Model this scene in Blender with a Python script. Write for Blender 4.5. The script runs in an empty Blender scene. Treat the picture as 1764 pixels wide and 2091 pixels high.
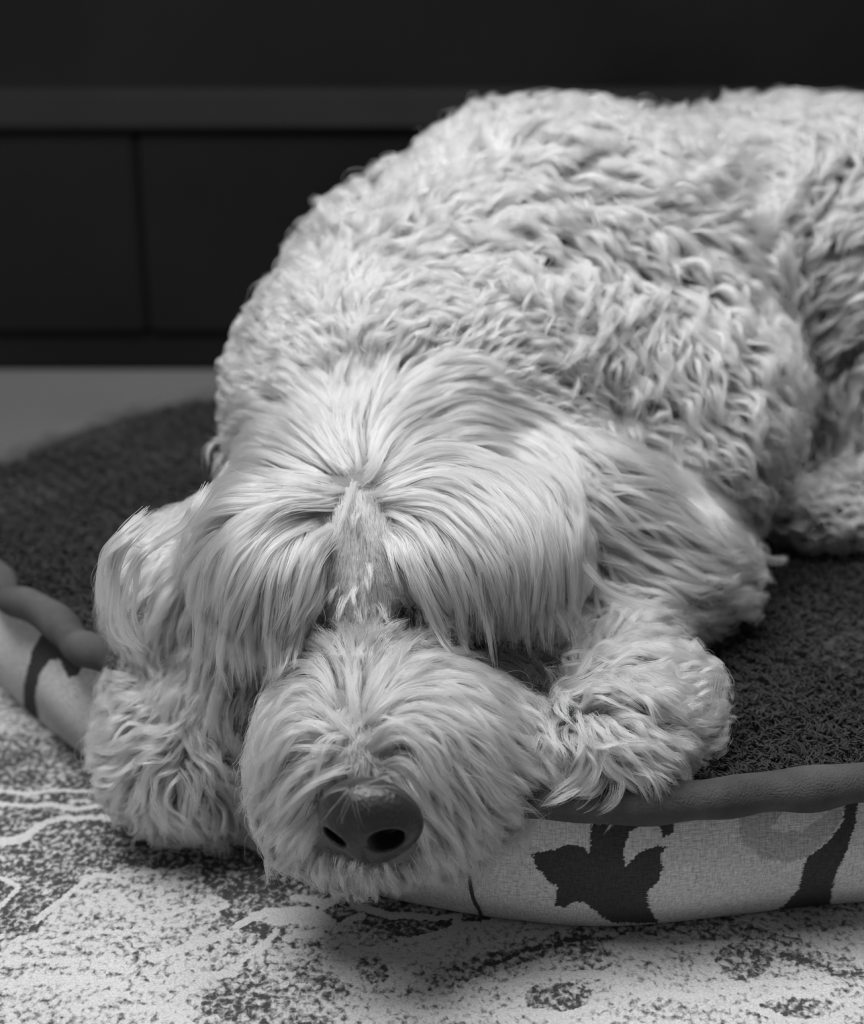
import bpy, bmesh, math, random
import numpy as np
from mathutils import Vector, noise as mnoise

rng = np.random.default_rng(7)
SC = bpy.context.scene
COL = SC.collection

# ------------------------------------------------------------------ camera
F_PX, CX, CY = 3315.0, 882.0, 1045.5
CAM_Z, PITCH = 0.51, math.radians(22.0)
CAM = np.array([0.0, 0.0, CAM_Z])
RIGHT = np.array([1.0, 0, 0])
FWD = np.array([0, math.cos(PITCH), -math.sin(PITCH)])
UP = np.array([0, math.sin(PITCH), math.cos(PITCH)])
cd = bpy.data.cameras.new('camera')
cam = bpy.data.objects.new('camera', cd)
COL.objects.link(cam)
cam.location = CAM
cam.rotation_euler = (math.pi / 2 - PITCH, 0, 0)
cd.sensor_fit = 'HORIZONTAL'
cd.sensor_width = 36
cd.lens = F_PX / 1764 * 36
cd.clip_start = 0.02
cd.dof.use_dof = True
cd.dof.focus_distance = 0.79
cd.dof.aperture_fstop = 5.8
SC.camera = cam

# ------------------------------------------------------------------ world, lights, exposure
W = bpy.data.worlds.new('world'); SC.world = W; W.use_nodes = True
W.node_tree.nodes['Background'].inputs[0].default_value = (1, 1, 1, 1)
W.node_tree.nodes['Background'].inputs[1].default_value = 0.16

def area(name, loc, aim, size, power):
    l = bpy.data.lights.new(name, 'AREA'); l.shape = 'RECTANGLE'
    l.size, l.size_y = size; l.energy = power
    o = bpy.data.objects.new(name, l); COL.objects.link(o)
    o.location = loc
    o.rotation_euler = (Vector(aim) - Vector(loc)).to_track_quat('-Z', 'Y').to_euler()
    return o
area('window_light', (-0.6, 0.75, 2.1), (0.05, 0.9, 0.15), (1.2, 1.0), 54)
area('ceiling_light', (0.7, 1.1, 2.4), (0.1, 0.9, 0.15), (0.7, 0.7), 24)

SC.view_settings.view_transform = 'Standard'
SC.view_settings.look = 'None'
SC.view_settings.gamma = 1
SC.view_settings.exposure = 0.0
SC.view_settings.use_curve_mapping = False
SC.cycles.max_bounces = 7
SC.cycles.diffuse_bounces = 3
SC.cycles.glossy_bounces = 4
SC.cycles.transmission_bounces = 5
SC.cycles.use_denoising = True
SC.cycles.use_adaptive_sampling = True
SC.cycles.adaptive_threshold = 0.06
SC.cycles.adaptive_min_samples = 12

# ------------------------------------------------------------------ helpers
def ray(px, py):
    d = FWD + RIGHT * ((px - CX) / F_PX) - UP * ((py - CY) / F_PX)
    return d
def at(px, py, Y):
    d = ray(px, py); return CAM + d * (Y / d[1])
def onz(px, py, z):
    d = ray(px, py); return CAM + d * ((z - CAM_Z) / d[2])
def project(P):
    q = P - CAM
    w = q @ FWD
    w = np.where(np.abs(w) < 1e-4, 1e-4, w)
    return np.stack([CX + F_PX * (q @ RIGHT) / w, CY - F_PX * (q @ UP) / w], -1)

def norm(v):
    return v / np.maximum(np.linalg.norm(v, axis=-1, keepdims=True), 1e-9)

def mesh_obj(name, verts, faces, mat=None, parent=None, smooth=True):
    me = bpy.data.meshes.new(name)
    me.from_pydata([tuple(map(float, v)) for v in verts], [], [tuple(int(i) for i in f) for f in faces])
    me.update()
    if smooth:
        me.polygons.foreach_set('use_smooth', [True] * len(me.polygons))
    o = bpy.data.objects.new(name, me)
    COL.objects.link(o)
    if mat: me.materials.append(mat)
    if parent: o.parent = parent
    return o

def bm_obj(name, bm, mat=None, parent=None, smooth=True):
    me = bpy.data.meshes.new(name); bm.to_mesh(me); bm.free()
    if smooth: me.polygons.foreach_set('use_smooth', [True] * len(me.polygons))
    if mat: me.materials.append(mat)
    o = bpy.data.objects.new(name, me); COL.objects.link(o)
    if parent: o.parent = parent
    return o

def box_obj(name, lo, hi, mat, parent=None, bev=0.004):
    bm = bmesh.new()
    r = bmesh.ops.create_cube(bm, size=1)
    for v in bm.verts:
        v.co = Vector([(lo[i] + hi[i]) / 2 + v.co[i] * (hi[i] - lo[i]) for i in range(3)])
    if bev: bmesh.ops.bevel(bm, geom=list(bm.edges), offset=bev, segments=2, affect='EDGES')
    return bm_obj(name, bm, mat, parent, smooth=False)

def empty(name, loc=(0, 0, 0)):
    o = bpy.data.objects.new(name, None); COL.objects.link(o); o.location = loc
    o.empty_display_size = 0.05
    return o
def tag(o, label=None, cat=None, group=None, kind=None):
    for k, v in (('label', label), ('category', cat), ('group', group), ('kind', kind)):
        if v: o[k] = v
    return o

# ------------------------------------------------------------------ materials
def new_mat(name):
    m = bpy.data.materials.new(name); m.use_nodes = True
    nt = m.node_tree
    return m, nt, nt.nodes['Principled BSDF']
def g(v): return (v, v, v, 1)
def N(nt, t, **kw):
    n = nt.nodes.new(t)
    for k, v in kw.items(): setattr(n, k, v)
    return n

def simple_mat(name, col, rough=0.6, bump=0, bscale=200, var=0.0, vscale=20, spec=0.5):
    m, nt, b = new_mat(name)
    b.inputs['Roughness'].default_value = rough
    b.inputs['Specular IOR Level'].default_value = spec
    tc = N(nt, 'ShaderNodeTexCoord')
    nz = N(nt, 'ShaderNodeTexNoise'); nz.inputs['Scale'].default_value = vscale; nz.inputs['Detail'].default_value = 5
    nt.links.new(tc.outputs['Object'], nz.inputs['Vector'])
    mr = N(nt, 'ShaderNodeMapRange')
    mr.inputs['From Min'].default_value = .3; mr.inputs['From Max'].default_value = .7
    mr.inputs['To Min'].default_value = max(0, col * (1 - var)); mr.inputs['To Max'].default_value = col * (1 + var)
    nt.links.new(nz.outputs['Fac'], mr.inputs['Value'])
    nt.links.new(mr.outputs[0], b.inputs['Base Color'])
    if bump:
        n2 = N(nt, 'ShaderNodeTexNoise'); n2.inputs['Scale'].default_value = bscale; n2.inputs['Detail'].default_value = 4
        nt.links.new(tc.outputs['Object'], n2.inputs['Vector'])
        bp = N(nt, 'ShaderNodeBump'); bp.inputs['Strength'].default_value = bump; bp.inputs['Distance'].default_value = .002
        nt.links.new(n2.outputs['Fac'], bp.inputs['Height'])
        nt.links.new(bp.outputs[0], b.inputs['Normal'])
    return m

def fur_mat(name, col, rough=0.48):
    m = bpy.data.materials.new(name); m.use_nodes = True
    nt = m.node_tree; nt.nodes.clear()
    out = N(nt, 'ShaderNodeOutputMaterial')
    h = N(nt, 'ShaderNodeBsdfHairPrincipled')
    h.parametrization = 'COLOR'
    hi = N(nt, 'ShaderNodeHairInfo')
    mr = N(nt, 'ShaderNodeMapRange')
    mr.inputs['To Min'].default_value = col * 0.86; mr.inputs['To Max'].default_value = min(.96, col * 1.08)
    nt.links.new(hi.outputs['Random'], mr.inputs['Value'])
    cb = N(nt, 'ShaderNodeCombineColor')
    for i in range(3): nt.links.new(mr.outputs[0], cb.inputs[i])
    nt.links.new(cb.outputs[0], h.inputs['Color'])
    h.inputs['Roughness'].default_value = rough
    h.inputs['Radial Roughness'].default_value = 0.6
    nt.links.new(h.outputs[0], out.inputs[0])
    return m

M_SKIN = simple_mat('dog_skin', 0.16, 0.9, var=.1)
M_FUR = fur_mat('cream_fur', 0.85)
M_BEARD = fur_mat('beard_fur', 0.44)  # stained beard tone, with the muzzle's shading also put into the colour
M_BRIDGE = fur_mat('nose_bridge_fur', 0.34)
M_NOSE = None

# ------------------------------------------------------------------ dog body as blended ellipsoids
BLOBS = []   # group, centre, radii, rotation about z, rotation about x
def blob(grp, px, py, Y, rx, ry, rz, yaw=0, tilt=0, roll=0):
    BLOBS.append((grp, at(px, py, Y), np.array([rx, ry, rz]), yaw, tilt, roll))
def blobw(grp, c, rx, ry, rz, yaw=0, tilt=0, roll=0):
    BLOBS.append((grp, np.array(c, float), np.array([rx, ry, rz]), yaw, tilt, roll))

# head
blob('skull', 765, 1065, .820, .074, .085, .054)
blob('skull', 800, 935, .875, .072, .075, .052)
blob('skull', 985, 1120, .772, .045, .046, .034)       # brow tufts
blob('skull', 560, 1150, .772, .035, .046, .036)
blob('skull', 750, 1210, .765, .022, .045, .032)
blob('muzzle', 747, 1330, .765, .022, .06, .032)
blob('muzzle', 755, 1425, .735, .033, .045, .032)
blob('muzzle', 800, 1520, .690, .050, .048, .035)
blob('muzzle', 672, 1560, .685, .027, .036, .034)
blob('muzzle', 910, 1560, .690, .038, .038, .036)
blob('muzzle', 748, 1702, .680, .032, .026, .014)
blob('muzzle', 775, 1655, .685, .044, .036, .024)
blob('muzzle', 1030, 1370, .785, .040, .045, .036)
blob('muzzle', 515, 1410, .790, .034, .045, .034)
# ears
blob('ear_left', 352, 1225, .815, .026, .036, .034, roll=-.35)
blob('ear_left', 435, 1145, .835, .034, .04, .024, roll=-.3)
blob('ear_right', 1180, 1030, .850, .045, .045, .034, roll=.5)
blob('ear_right', 1330, 1110, .860, .050, .045, .026, roll=.55)
blob('ear_right', 1260, 1170, .835, .045, .038, .024, roll=.35)
blob('ear_right', 1400, 1160, .865, .036, .030, .018, roll=.5)
# paws
blob('paw_left', 385, 1435, .815, .032, .045, .030)
blob('paw_left', 375, 1485, .785, .027, .032, .028)
blob('paw_left', 358, 1553, .775, .031, .034, .030)
blob('paw_left', 430, 1548, .770, .022, .03, .030)
blob('paw_right', 1295, 1440, .735, .035, .042, .025)
blob('paw_right', 1235, 1520, .700, .032, .034, .026)
blobw('paw_right', (.10, .80, .105), .028, .05, .020)
blobw('paw_left', (-.12, .86, .118), .035, .06, .028)
# neck, shoulders, trunk
blob('neck', 770, 830, .925, .080, .07, .078)
blob('neck', 665, 800, .95, .045, .06, .068)
blob('neck', 960, 830, .92, .070, .06, .070)
blob('body', 910, 655, 1.00, .097, .09, .090)
blob('body', 1010, 780, .96, .09, .08, .08)
blob('body', 1100, 515, 1.06, .098, .10, .088)
blob('body', 1260, 540, 1.09, .12, .12, .094)
blob('body', 1290, 800, 1.00, .100, .10, .085)
blob('body', 1410, 920, .95, .050, .055, .055, roll=.5)
blob('body', 1520, 540, 1.15, .11, .12, .108)
blob('body', 1730, 570, 1.15, .14, .13, .114)
blob('body', 1830, 790, 1.08, .072, .08, .10)
blobw('body', (.55, 1.15, .225), .20, .15, .125)
blobw('body', (.05, 1.02, .16), .12, .11, .065)
blobw('body', (.30, 1.12, .16), .23, .10, .065)
# far leg on the bed
blob('leg', 1690, 1050, .985, .038, .028, .022, yaw=.1)
blob('leg', 1850, 1015, 1.01, .06, .030, .026, yaw=.1)
CARVE = [(at(610, 1345, .735), .024), (at(905, 1290, .735), .027)]

def rotm(yaw, tilt, roll):
    cz, sz, cx, sx, cy, sy = math.cos(yaw), math.sin(yaw), math.cos(tilt), math.sin(tilt), math.cos(roll), math.sin(roll)
    Rz = np.array([[cz, -sz, 0], [sz, cz, 0], [0, 0, 1]])
    Rx = np.array([[1, 0, 0], [0, cx, -sx], [0, sx, cx]])
    Ry = np.array([[cy, 0, sy], [0, 1, 0], [-sy, 0, cy]])
    return Rz @ Rx @ Ry
BR = [rotm(b[3], b[4], b[5]) for b in BLOBS]
GROUPS = sorted(set(b[0] for b in BLOBS))
BG = np.array([GROUPS.index(b[0]) for b in BLOBS])
SMK = 0.008
def blob_d(P):
    out = np.empty((len(BLOBS), len(P)))
    for i, b in enumerate(BLOBS):
        q = (P - b[1]) @ BR[i]
        k0 = np.linalg.norm(q / b[2], axis=1); k1 = np.linalg.norm(q / (b[2] ** 2), axis=1)
        out[i] = k0 * (k0 - 1) / np.maximum(k1, 1e-6)
    return out
def sdf(P):
    d = blob_d(P); m = d.min(0)
    v = m - SMK * np.log(np.exp(-(d - m) / SMK).sum(0)) + .005
    for c, r in CARVE:
        w = r - np.linalg.norm(P - c, axis=1)
        h = np.clip(.5 + .5 * (v - w) / .012, 0, 1)
        v = v * h + w * (1 - h) + .012 * h * (1 - h)
    return v
def sgrad(P, e=0.0015):
    gx = sdf(P + [e, 0, 0]) - sdf(P - [e, 0, 0])
    gy = sdf(P + [0, e, 0]) - sdf(P - [0, e, 0])
    gz = sdf(P + [0, 0, e]) - sdf(P - [0, 0, e])
    return norm(np.stack([gx, gy, gz], -1))
def group_of(P):
    d = blob_d(P)
    return BG[d.argmin(0)]

# bed rim as seen from above (metres)
RIMC = np.array([(1.0, .84), (.6, .745), (.35, .703), (.212, .688), (.0815, .669), (-.02, .696), (-.10, .748), (-.164, .803),
                 (-.225, .868), (-.285, .945), (-.325, 1.03), (-.328, 1.10), (-.295, 1.175), (-.235, 1.25), (-.175, 1.292),
                 (-.05, 1.33), (.2, 1.36), (.5, 1.38), (.95, 1.33), (1.12, 1.08)])
BED_Z = 0.088
def closed_spline(p, n):
    m = len(p); out = []
    for i in range(m):
        a, b, c, d = p[i - 1], p[i], p[(i + 1) % m], p[(i + 2) % m]
        for t in np.linspace(0, 1, n, endpoint=False):
            out.append(.5 * ((2 * b) + (c - a) * t + (2 * a - 5 * b + 4 * c - d) * t * t + (3 * b - a - 3 * c + d) * t ** 3))
    return np.array(out)
RIM = closed_spline(RIMC, 24)
sl = np.linalg.norm(np.diff(np.vstack([RIM, RIM[:1]]), axis=0), axis=1)
def resample_closed(P, n):
    Q = np.vstack([P, P[:1]]); L = np.concatenate([[0], np.cumsum(np.linalg.norm(np.diff(Q, axis=0), axis=1))])
    s = np.linspace(0, L[-1], n, endpoint=False)
    return np.stack([np.interp(s, L, Q[:, i]) for i in range(2)], 1), L[-1]
RIM, RIML = resample_closed(RIM, 1400)
def in_poly(x, y, P):
    c = np.zeros(len(x), bool); n = len(P); j = n - 1
    for i in range(n):
        xi, yi, xj, yj = P[i, 0], P[i, 1], P[j, 0], P[j, 1]
        if yi != yj:
            hit = ((yi > y) != (yj > y)) & (x < (xj - xi) * (y - yi) / (yj - yi) + xi)
            c ^= hit
        j = i
    return c

def build_body():
    bm = bmesh.new()
    for b, R in zip(BLOBS, BR):
        r = bmesh.ops.create_uvsphere(bm, u_segments=32, v_segments=20, radius=1)
        for v in r['verts']:
            v.co = Vector(R @ (np.array(v.co) * (b[2] + .003)) + b[1])
    me = bpy.data.meshes.new('tmp'); bm.to_mesh(me); bm.free()
    o = bpy.data.objects.new('tmp', me); COL.objects.link(o)
    md = o.modifiers.new('r', 'REMESH'); md.mode = 'VOXEL'; md.voxel_size = 0.005
    s = o.modifiers.new('s', 'SMOOTH'); s.iterations = 4
    dg = bpy.context.evaluated_depsgraph_get()
    m2 = bpy.data.meshes.new_from_object(o.evaluated_get(dg))
    bpy.data.objects.remove(o)
    n = len(m2.vertices); co = np.empty(n * 3); m2.vertices.foreach_get('co', co); co = co.reshape(-1, 3)
    for _ in range(4):
        co -= sgrad(co) * np.clip(sdf(co), -.004, .004)[:, None] * .8
    # rest on bed and rug
    inside = in_poly(co[:, 0], co[:, 1], RIM[::10])
    co[:, 2] = np.where(inside, np.maximum(co[:, 2], BED_Z + .009), np.maximum(co[:, 2], .008))
    m2.vertices.foreach_set('co', co.ravel()); m2.update()
    m2.polygons.foreach_set('use_smooth', [True] * len(m2.polygons))
    m2.name = 'body'
    m2.calc_loop_triangles()
    tri = np.empty(len(m2.loop_triangles) * 3, dtype=np.int32); m2.loop_triangles.foreach_get('vertices', tri)
    return m2, co, tri.reshape(-1, 3)

dog = empty('dog', (0.1, 0.95, 0.09))
tag(dog, 'pale shaggy curly-coated dog lying with its chin over the bed edge, fringe covering its eyes', 'dog')
DOGLOC = np.array(dog.location)
body_me, BV, BT = build_body()
body_me.materials.append(M_SKIN)
body = bpy.data.objects.new('body', body_me); COL.objects.link(body)
body.parent = dog; body.location = -DOGLOC
def dogpart(o):
    o.parent = dog; o.location = -DOGLOC; return o

# ------------------------------------------------------------------ flow fields
GX0, GY0, CELL = -700, -500, 16
GW, GH = 200, 190
class Field:
    def __init__(self, strokes, sigma=28, default_len=90):
        S = []
        for st in strokes:
            mx = default_len; sc = 1.0
            if isinstance(st, tuple): st, mx = st
            p = np.array(st, float)
            # smooth resample (Catmull-Rom)
            q = np.vstack([2 * p[0] - p[1], p, 2 * p[-1] - p[-2]])
            pts = []
            for i in range(1, len(q) - 2):
                for t in np.linspace(0, 1, 9)[:-1]:
                    a, b, c, d = q[i - 1], q[i], q[i + 1], q[i + 2]
                    pts.append(.5 * ((2 * b) + (c - a) * t + (2 * a - 5 * b + 4 * c - d) * t * t + (3 * b - a - 3 * c + d) * t ** 3))
            pts.append(p[-1]); pts = np.array(pts)
            seg = np.diff(pts, axis=0); L = np.linalg.norm(seg, axis=1)
            rem = np.cumsum(L[::-1])[::-1]
            for a, s, l, r in zip(pts[:-1], seg, L, rem):
                if l > .01: S.append((a[0], a[1], s[0] / l, s[1] / l, min(mx, r + 14), l))
        S = np.array(S)
        xs = GX0 + CELL * np.arange(GW); ys = GY0 + CELL * np.arange(GH)
        X, Y = np.meshgrid(xs, ys); X = X.ravel(); Y = Y.ravel()
        out = np.zeros((len(X), 3))
        for i in range(0, len(X), 4000):
            d2 = (X[i:i + 4000, None] - S[None, :, 0]) ** 2 + (Y[i:i + 4000, None] - S[None, :, 1]) ** 2
            w = (np.exp(-d2 / (2 * sigma ** 2)) + 4e-4 / (1 + (d2 / 1e4) ** 2)) * S[None, :, 5]
            ws = w.sum(1, keepdims=True)
            out[i:i + 4000] = (w @ S[:, 2:5]) / ws
        self.g = out.reshape(GH, GW, 3)
    def __call__(self, uv):
        x = np.clip((uv[:, 0] - GX0) / CELL, 0, GW - 1.001); y = np.clip((uv[:, 1] - GY0) / CELL, 0, GH - 1.001)
        i = x.astype(int); j = y.astype(int); fx = (x - i)[:, None]; fy = (y - j)[:, None]
        G = self.g
        v = G[j, i] * (1 - fx) * (1 - fy) + G[j, i + 1] * fx * (1 - fy) + G[j + 1, i] * (1 - fx) * fy + G[j + 1, i + 1] * fx * fy
        return norm(v[:, :2]), v[:, 2]

def snoise(P, scale, seed=0, n=3):
    """cheap smooth pseudo-noise from summed sines, vectorised, roughly -1..1, three channels"""
    r = np.random.default_rng(seed)
    out = np.zeros((len(P), n))
    for k in range(6):
        f = norm(r.normal(size=(3,))) * scale * (0.6 + .35 * k)
        ph = r.uniform(0, 6.28, n)
        out += np.sin((P @ f)[:, None] + ph)
    return out / 2.6

def tangent3(P, Nrm, D):
    r = norm(P - CAM)
    R = RIGHT - (r @ RIGHT)[:, None] * r; R = norm(R)
    U = np.cross(R, r)
    a, b = D[:, :1], -D[:, 1:2]
    rn = (r * Nrm).sum(1, keepdims=True)
    Rn = (R * Nrm).sum(1, keepdims=True); Un = (U * Nrm).sum(1, keepdims=True)
    rn = np.where(np.abs(rn) < .25, np.sign(rn - 1e-9) * .25, rn)
    c = np.clip(-(a * Rn + b * Un) / rn, -1.3, 1.3)
    d = a * R + b * U + c * r
    d = d - (d * Nrm).sum(1, keepdims=True) * Nrm * .9
    return norm(d)

RIMS = RIM[::10]
def ground(P):
    return np.where(in_poly(P[:, 0], P[:, 1], RIMS), BED_Z + .006, .004)

def write_curves(name, P, R, mat, shrink=None):
    n, k, _ = P.shape
    cu = bpy.data.hair_curves.new(name)
    cu.add_curves([k] * n)
    cu.attributes['position'].data.foreach_set('vector', np.ascontiguousarray(P, dtype=np.float32).ravel())
    ra = cu.attributes.get('radius') or cu.attributes.new('radius', 'FLOAT', 'POINT')
    ra.data.foreach_set('value', np.ascontiguousarray(R, dtype=np.float32).ravel())
    cu.materials.append(mat)
    o = bpy.data.objects.new(name, cu); COL.objects.link(o)
    o['kind'] = 'stuff'
    return o

TRI_C = BV[BT].mean(1)
TRI_A = np.linalg.norm(np.cross(BV[BT[:, 1]] - BV[BT[:, 0]], BV[BT[:, 2]] - BV[BT[:, 0]]), axis=1) / 2
TRI_G = group_of(TRI_C)
TRI_UV = project(TRI_C)
TRI_N = sgrad(TRI_C)
TRI_F = (TRI_N * norm(CAM - TRI_C)).sum(1)          # >0 faces the camera side

def fur(name, groups, n_lock, n_child, field, steps=12, lift=(.004, .012), lock_r=.0035, curl=0, curl_len=.02, jitter=.12,
        lenvar=.2, minlen=.010, radius=.00014, tip=.15, clump=.85, grav=.3, fly=.04, mask=None, swirl=0.0, swirl_scale=25, thick=.5,
        side_density=.35, seed=1, stick=.35, lenscale=1.0, frizz=.0006, mat=None, nose_clear=True):
    r = np.random.default_rng(seed)
    ok = np.isin(TRI_G, [GROUPS.index(x) for x in groups])
    w = TRI_A * np.where(TRI_UV[:, 0] > 2000, .35, 1) * ok * np.where(TRI_F > -.15, 1, side_density)
    w = w * ((TRI_UV[:, 0] < 3600) & (TRI_C[:, 2] > ground(TRI_C) - .004))
    if mask is not None: w = w * mask(TRI_UV, TRI_C)
    idx = r.choice(len(w), size=n_lock, p=w / w.sum())
    a, b = r.random((2, n_lock)); f = a + b > 1; a[f], b[f] = 1 - a[f], 1 - b[f]
    T = BV[BT[idx]]
    P = T[:, 0] + (T[:, 1] - T[:, 0]) * a[:, None] + (T[:, 2] - T[:, 0]) * b[:, None]
    n0 = sgrad(P)
    uv = project(P); D, Lpx = field(uv)
    depth = (P - CAM) @ FWD
    L = np.maximum(Lpx * depth / F_PX * lenscale, minlen) * (1 + lenvar * r.uniform(-1, 1, n_lock))
    ds = (L / steps)[:, None]
    ja = r.normal(0, jitter, n_lock) + (swirl * snoise(P, swirl_scale * 2, seed + 5)[:, 0] if swirl else 0)
    ca, sa = np.cos(ja), np.sin(ja)
    pts = [P - n0 * .001]; nrm = [n0]; p = P.copy(); prev = None
    lf = r.uniform(.6, 1.2, n_lock)
    for k in range(steps):
        t = (k + 1) / steps
        n = sgrad(p); s = sdf(p)
        uv = project(p); D, _ = field(uv)
        D = np.stack([D[:, 0] * ca - D[:, 1] * sa, D[:, 0] * sa + D[:, 1] * ca], 1)
        d = tangent3(p, n, D)
        h = (lift[0] + (lift[1] - lift[0]) * math.sin(min(1, t * 1.2) * math.pi * .5)) * lf
        dn = np.clip((h - s)[:, None] / ds, -stick, .9)
        v = d + n * dn
        free = np.clip((s - h) / .01, 0, 1)[:, None]
        v = v + np.array([0, 0, -1.0]) * free * grav * 2
        v = norm(v)
        if prev is not None: v = norm(prev * .45 + v * .55)
        p = p + v * ds
        # never inside the body, the bed or the rug
        s = sdf(p); p = p + n * np.maximum(.002 - s, 0)[:, None]
        gz = ground(p) + .002
        low = p[:, 2] < gz
        pushed = p.copy(); pushed[:, 2] = np.where(gz - p[:, 2] < .03, np.maximum(p[:, 2], gz), p[:, 2])
        p = pushed
        prev = v; pts.append(p.copy()); nrm.append(n)
    G = np.stack(pts, 1); NN = np.stack(nrm, 1)           # lock, step, 3
    o = grow(name, G, NN, L, r, P, n_child, lock_r, curl, curl_len, radius, tip, clump, fly, thick, frizz, mat, seed)
    dogpart(o)
    return o

def grow(name, G, NN, L, r, P, n_child, lock_r, curl, curl_len, radius, tip=.15, clump=.9, fly=.05, thick=.5, frizz=.001, mat=None, seed=1):
    """hairs around the lock centre lines G; returns one curves object"""
    n_lock, steps = G.shape[0], G.shape[1] - 1
    Tn = norm(np.gradient(G, axis=1))
    B = norm(np.cross(NN, Tn)); NN = np.cross(Tn, B)
    s = np.linspace(0, 1, steps + 1)
    if curl:
        ph = snoise(P, 60, seed + 9)[:, :1] * 4 + r.uniform(0, 1.5, (n_lock, 1))
        cl = curl_len * r.uniform(.75, 1.3, (n_lock, 1))
        th = 2 * np.pi * s[None] * L[:, None] / cl + ph
        am = curl * np.clip(s * 2.2, 0, 1)[None] * r.uniform(.5, 1.3, (n_lock, 1))
        G = G + (np.cos(th) - np.cos(ph))[..., None] * am[..., None] * B + (np.sin(th) * .6 + .4)[..., None] * am[..., None] * NN
    K = n_lock * n_child
    li = np.repeat(np.arange(n_lock), n_child)
    lr = np.broadcast_to(lock_r, (n_lock,))[li] * r.uniform(.6, 1.35, n_lock)[li]
    ns = 4
    sub = r.normal(0, .55, (n_lock, ns, 3))
    si = r.integers(0, ns, K)
    off_s = sub[li, si]
    off_h = r.normal(0, .42, (K, 3))
    lfac = np.clip(r.normal(.93, .10, K), .55, 1.08)
    x = s[None] * lfac[:, None] * steps
    i0 = np.clip(x.astype(int), 0, steps - 1); fr = (x - i0)[..., None]
    def samp(A): return A[li[:, None], i0] * (1 - fr) + A[li[:, None], i0 + 1] * fr
    C = samp(G); Bc = samp(B); Nc = samp(NN); Tc = Tn[:, 0][li][:, None]
    ws = 1 - clump * (s ** 1.4); wh = 1 - min(1, clump * 1.08) * np.clip(s * 1.3, 0, 1) ** .8
    flyr = np.where(r.random(K) < fly, r.uniform(1.2, 3, K), 1)
    oa = (off_s[:, None, 0] * ws + off_h[:, None, 0] * wh * .8) * lr[:, None]
    ob = (off_s[:, None, 1] * ws * .8 + off_h[:, None, 1] * wh * .7) * lr[:, None] * thick
    oc = (off_s[:, 2] * .6 + off_h[:, 2]) * lr
    fa = r.normal(0, 1, (K, 1)); fb = r.normal(0, 1, (K, 1)); fp = r.uniform(0, 6.28, (K, 1))
    wob = np.sin(s[None] * (4 + 3 * r.random((K, 1))) + fp) * s[None] * frizz * flyr[:, None] ** 1.6
    C = C + Bc * (oa + fa * wob)[..., None] + Nc * (ob + fb * wob * .7)[..., None] + Tc * (oc[:, None] * (1 - .5 * s[None]))[..., None]
    R = radius * r.uniform(.75, 1.25, (K, 1)) * (1 - (1 - tip) * s[None] ** 2.2)
    return write_curves(name, C, R, mat or M_FUR)

def trace_px(uv, Y=None):
    """first point of the dog's skin, the bed or the rug along the sight line of each picture point"""
    d = FWD + RIGHT * ((uv[:, :1] - CX) / F_PX) - UP * ((uv[:, 1:] - CY) / F_PX)
    d = norm(d)
    if Y is not None: return CAM + d * (Y / d[:, 1:2]), np.ones(len(uv), bool)
    t = np.full(len(uv), .45)
    for _ in range(70):
        t = t + np.clip(sdf(CAM + d * t[:, None]), -.01, .05) * .8
    p = CAM + d * t[:, None]
    return p, (np.abs(sdf(p)) < .004) & (t < 1.6)

def hero(name, items, n_child=40, lock_r=.003, lift=(.006, .016), radius=.00015, curl=0.0, spread=1, jit=6, clump=.9, steps=20, Y=None, frizz=.0012, fly=.08, seed=50, root_in=.004, mat=None):
    """single large locks combed along given lines over the skin"""
    r = np.random.default_rng(seed)
    Gs, Ns, Ls, LR = [], [], [], []
    for st in items:
        lr = lock_r
        if isinstance(st, tuple): st, lr = st
        for c in range(spread):
            p = np.array(st, float)
            if c: p = p + r.normal(0, jit, 2) + r.normal(0, jit * .35, p.shape)
            q = np.vstack([2 * p[0] - p[1], p, 2 * p[-1] - p[-2]]); pts = []
            for i in range(1, len(q) - 2):
                for t in np.linspace(0, 1, 12)[:-1]:
                    a, b, cc, d = q[i - 1], q[i], q[i + 1], q[i + 2]
                    pts.append(.5 * ((2 * b) + (cc - a) * t + (2 * a - 5 * b + 4 * cc - d) * t * t + (3 * b - a - 3 * cc + d) * t ** 3))
            pts.append(p[-1]); pts = np.array(pts)
            l = np.concatenate([[0], np.cumsum(np.linalg.norm(np.diff(pts, axis=0), axis=1))])
            ss_ = np.linspace(0, l[-1], steps + 1)
            uv = np.stack([np.interp(ss_, l, pts[:, k]) for k in range(2)], 1)
            P3, ok = trace_px(uv, Y)
            dep = (P3 - CAM) @ FWD
            last = dep[0] if ok[0] else .8
            for k in range(len(dep)):                       # strands bridge gaps instead of dropping into them
                if ok[k] and abs(dep[k] - last) < .012: last = dep[k]
                elif ok[k] and dep[k] < last: last = dep[k]
                else: last = last + .0004
                dep[k] = last
            dep = np.convolve(np.pad(dep, 3, 'edge'), np.ones(7) / 7, 'valid')
            f = np.linspace(0, 1, steps + 1)
            h = lift[0] * np.clip(f * 6, 0, 1) + (lift[1] - lift[0]) * np.sin(np.clip(f * 1.3, 0, 1) * np.pi / 2) - root_in * np.clip(1 - f * 8, 0, 1)
            w = FWD + RIGHT * ((uv[:, :1] - CX) / F_PX) - UP * ((uv[:, 1:] - CY) / F_PX)
            G = CAM + w * (dep - h)[:, None]
            G[:, 2] = np.maximum(G[:, 2], .008)
            n = norm(CAM - G) * .8 + sgrad(G) * .2
            Gs.append(G); Ns.append(norm(n)); Ls.append(np.linalg.norm(np.diff(G, axis=0), axis=1).sum()); LR.append(lr)
    G = np.array(Gs)
    o = grow(name, G, np.array(Ns), np.array(Ls), r, G[:, 0], n_child, np.array(LR), curl, .04, radius, mat=mat, clump=clump, frizz=frizz, fly=fly, seed=seed)
    dogpart(o); return o

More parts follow.
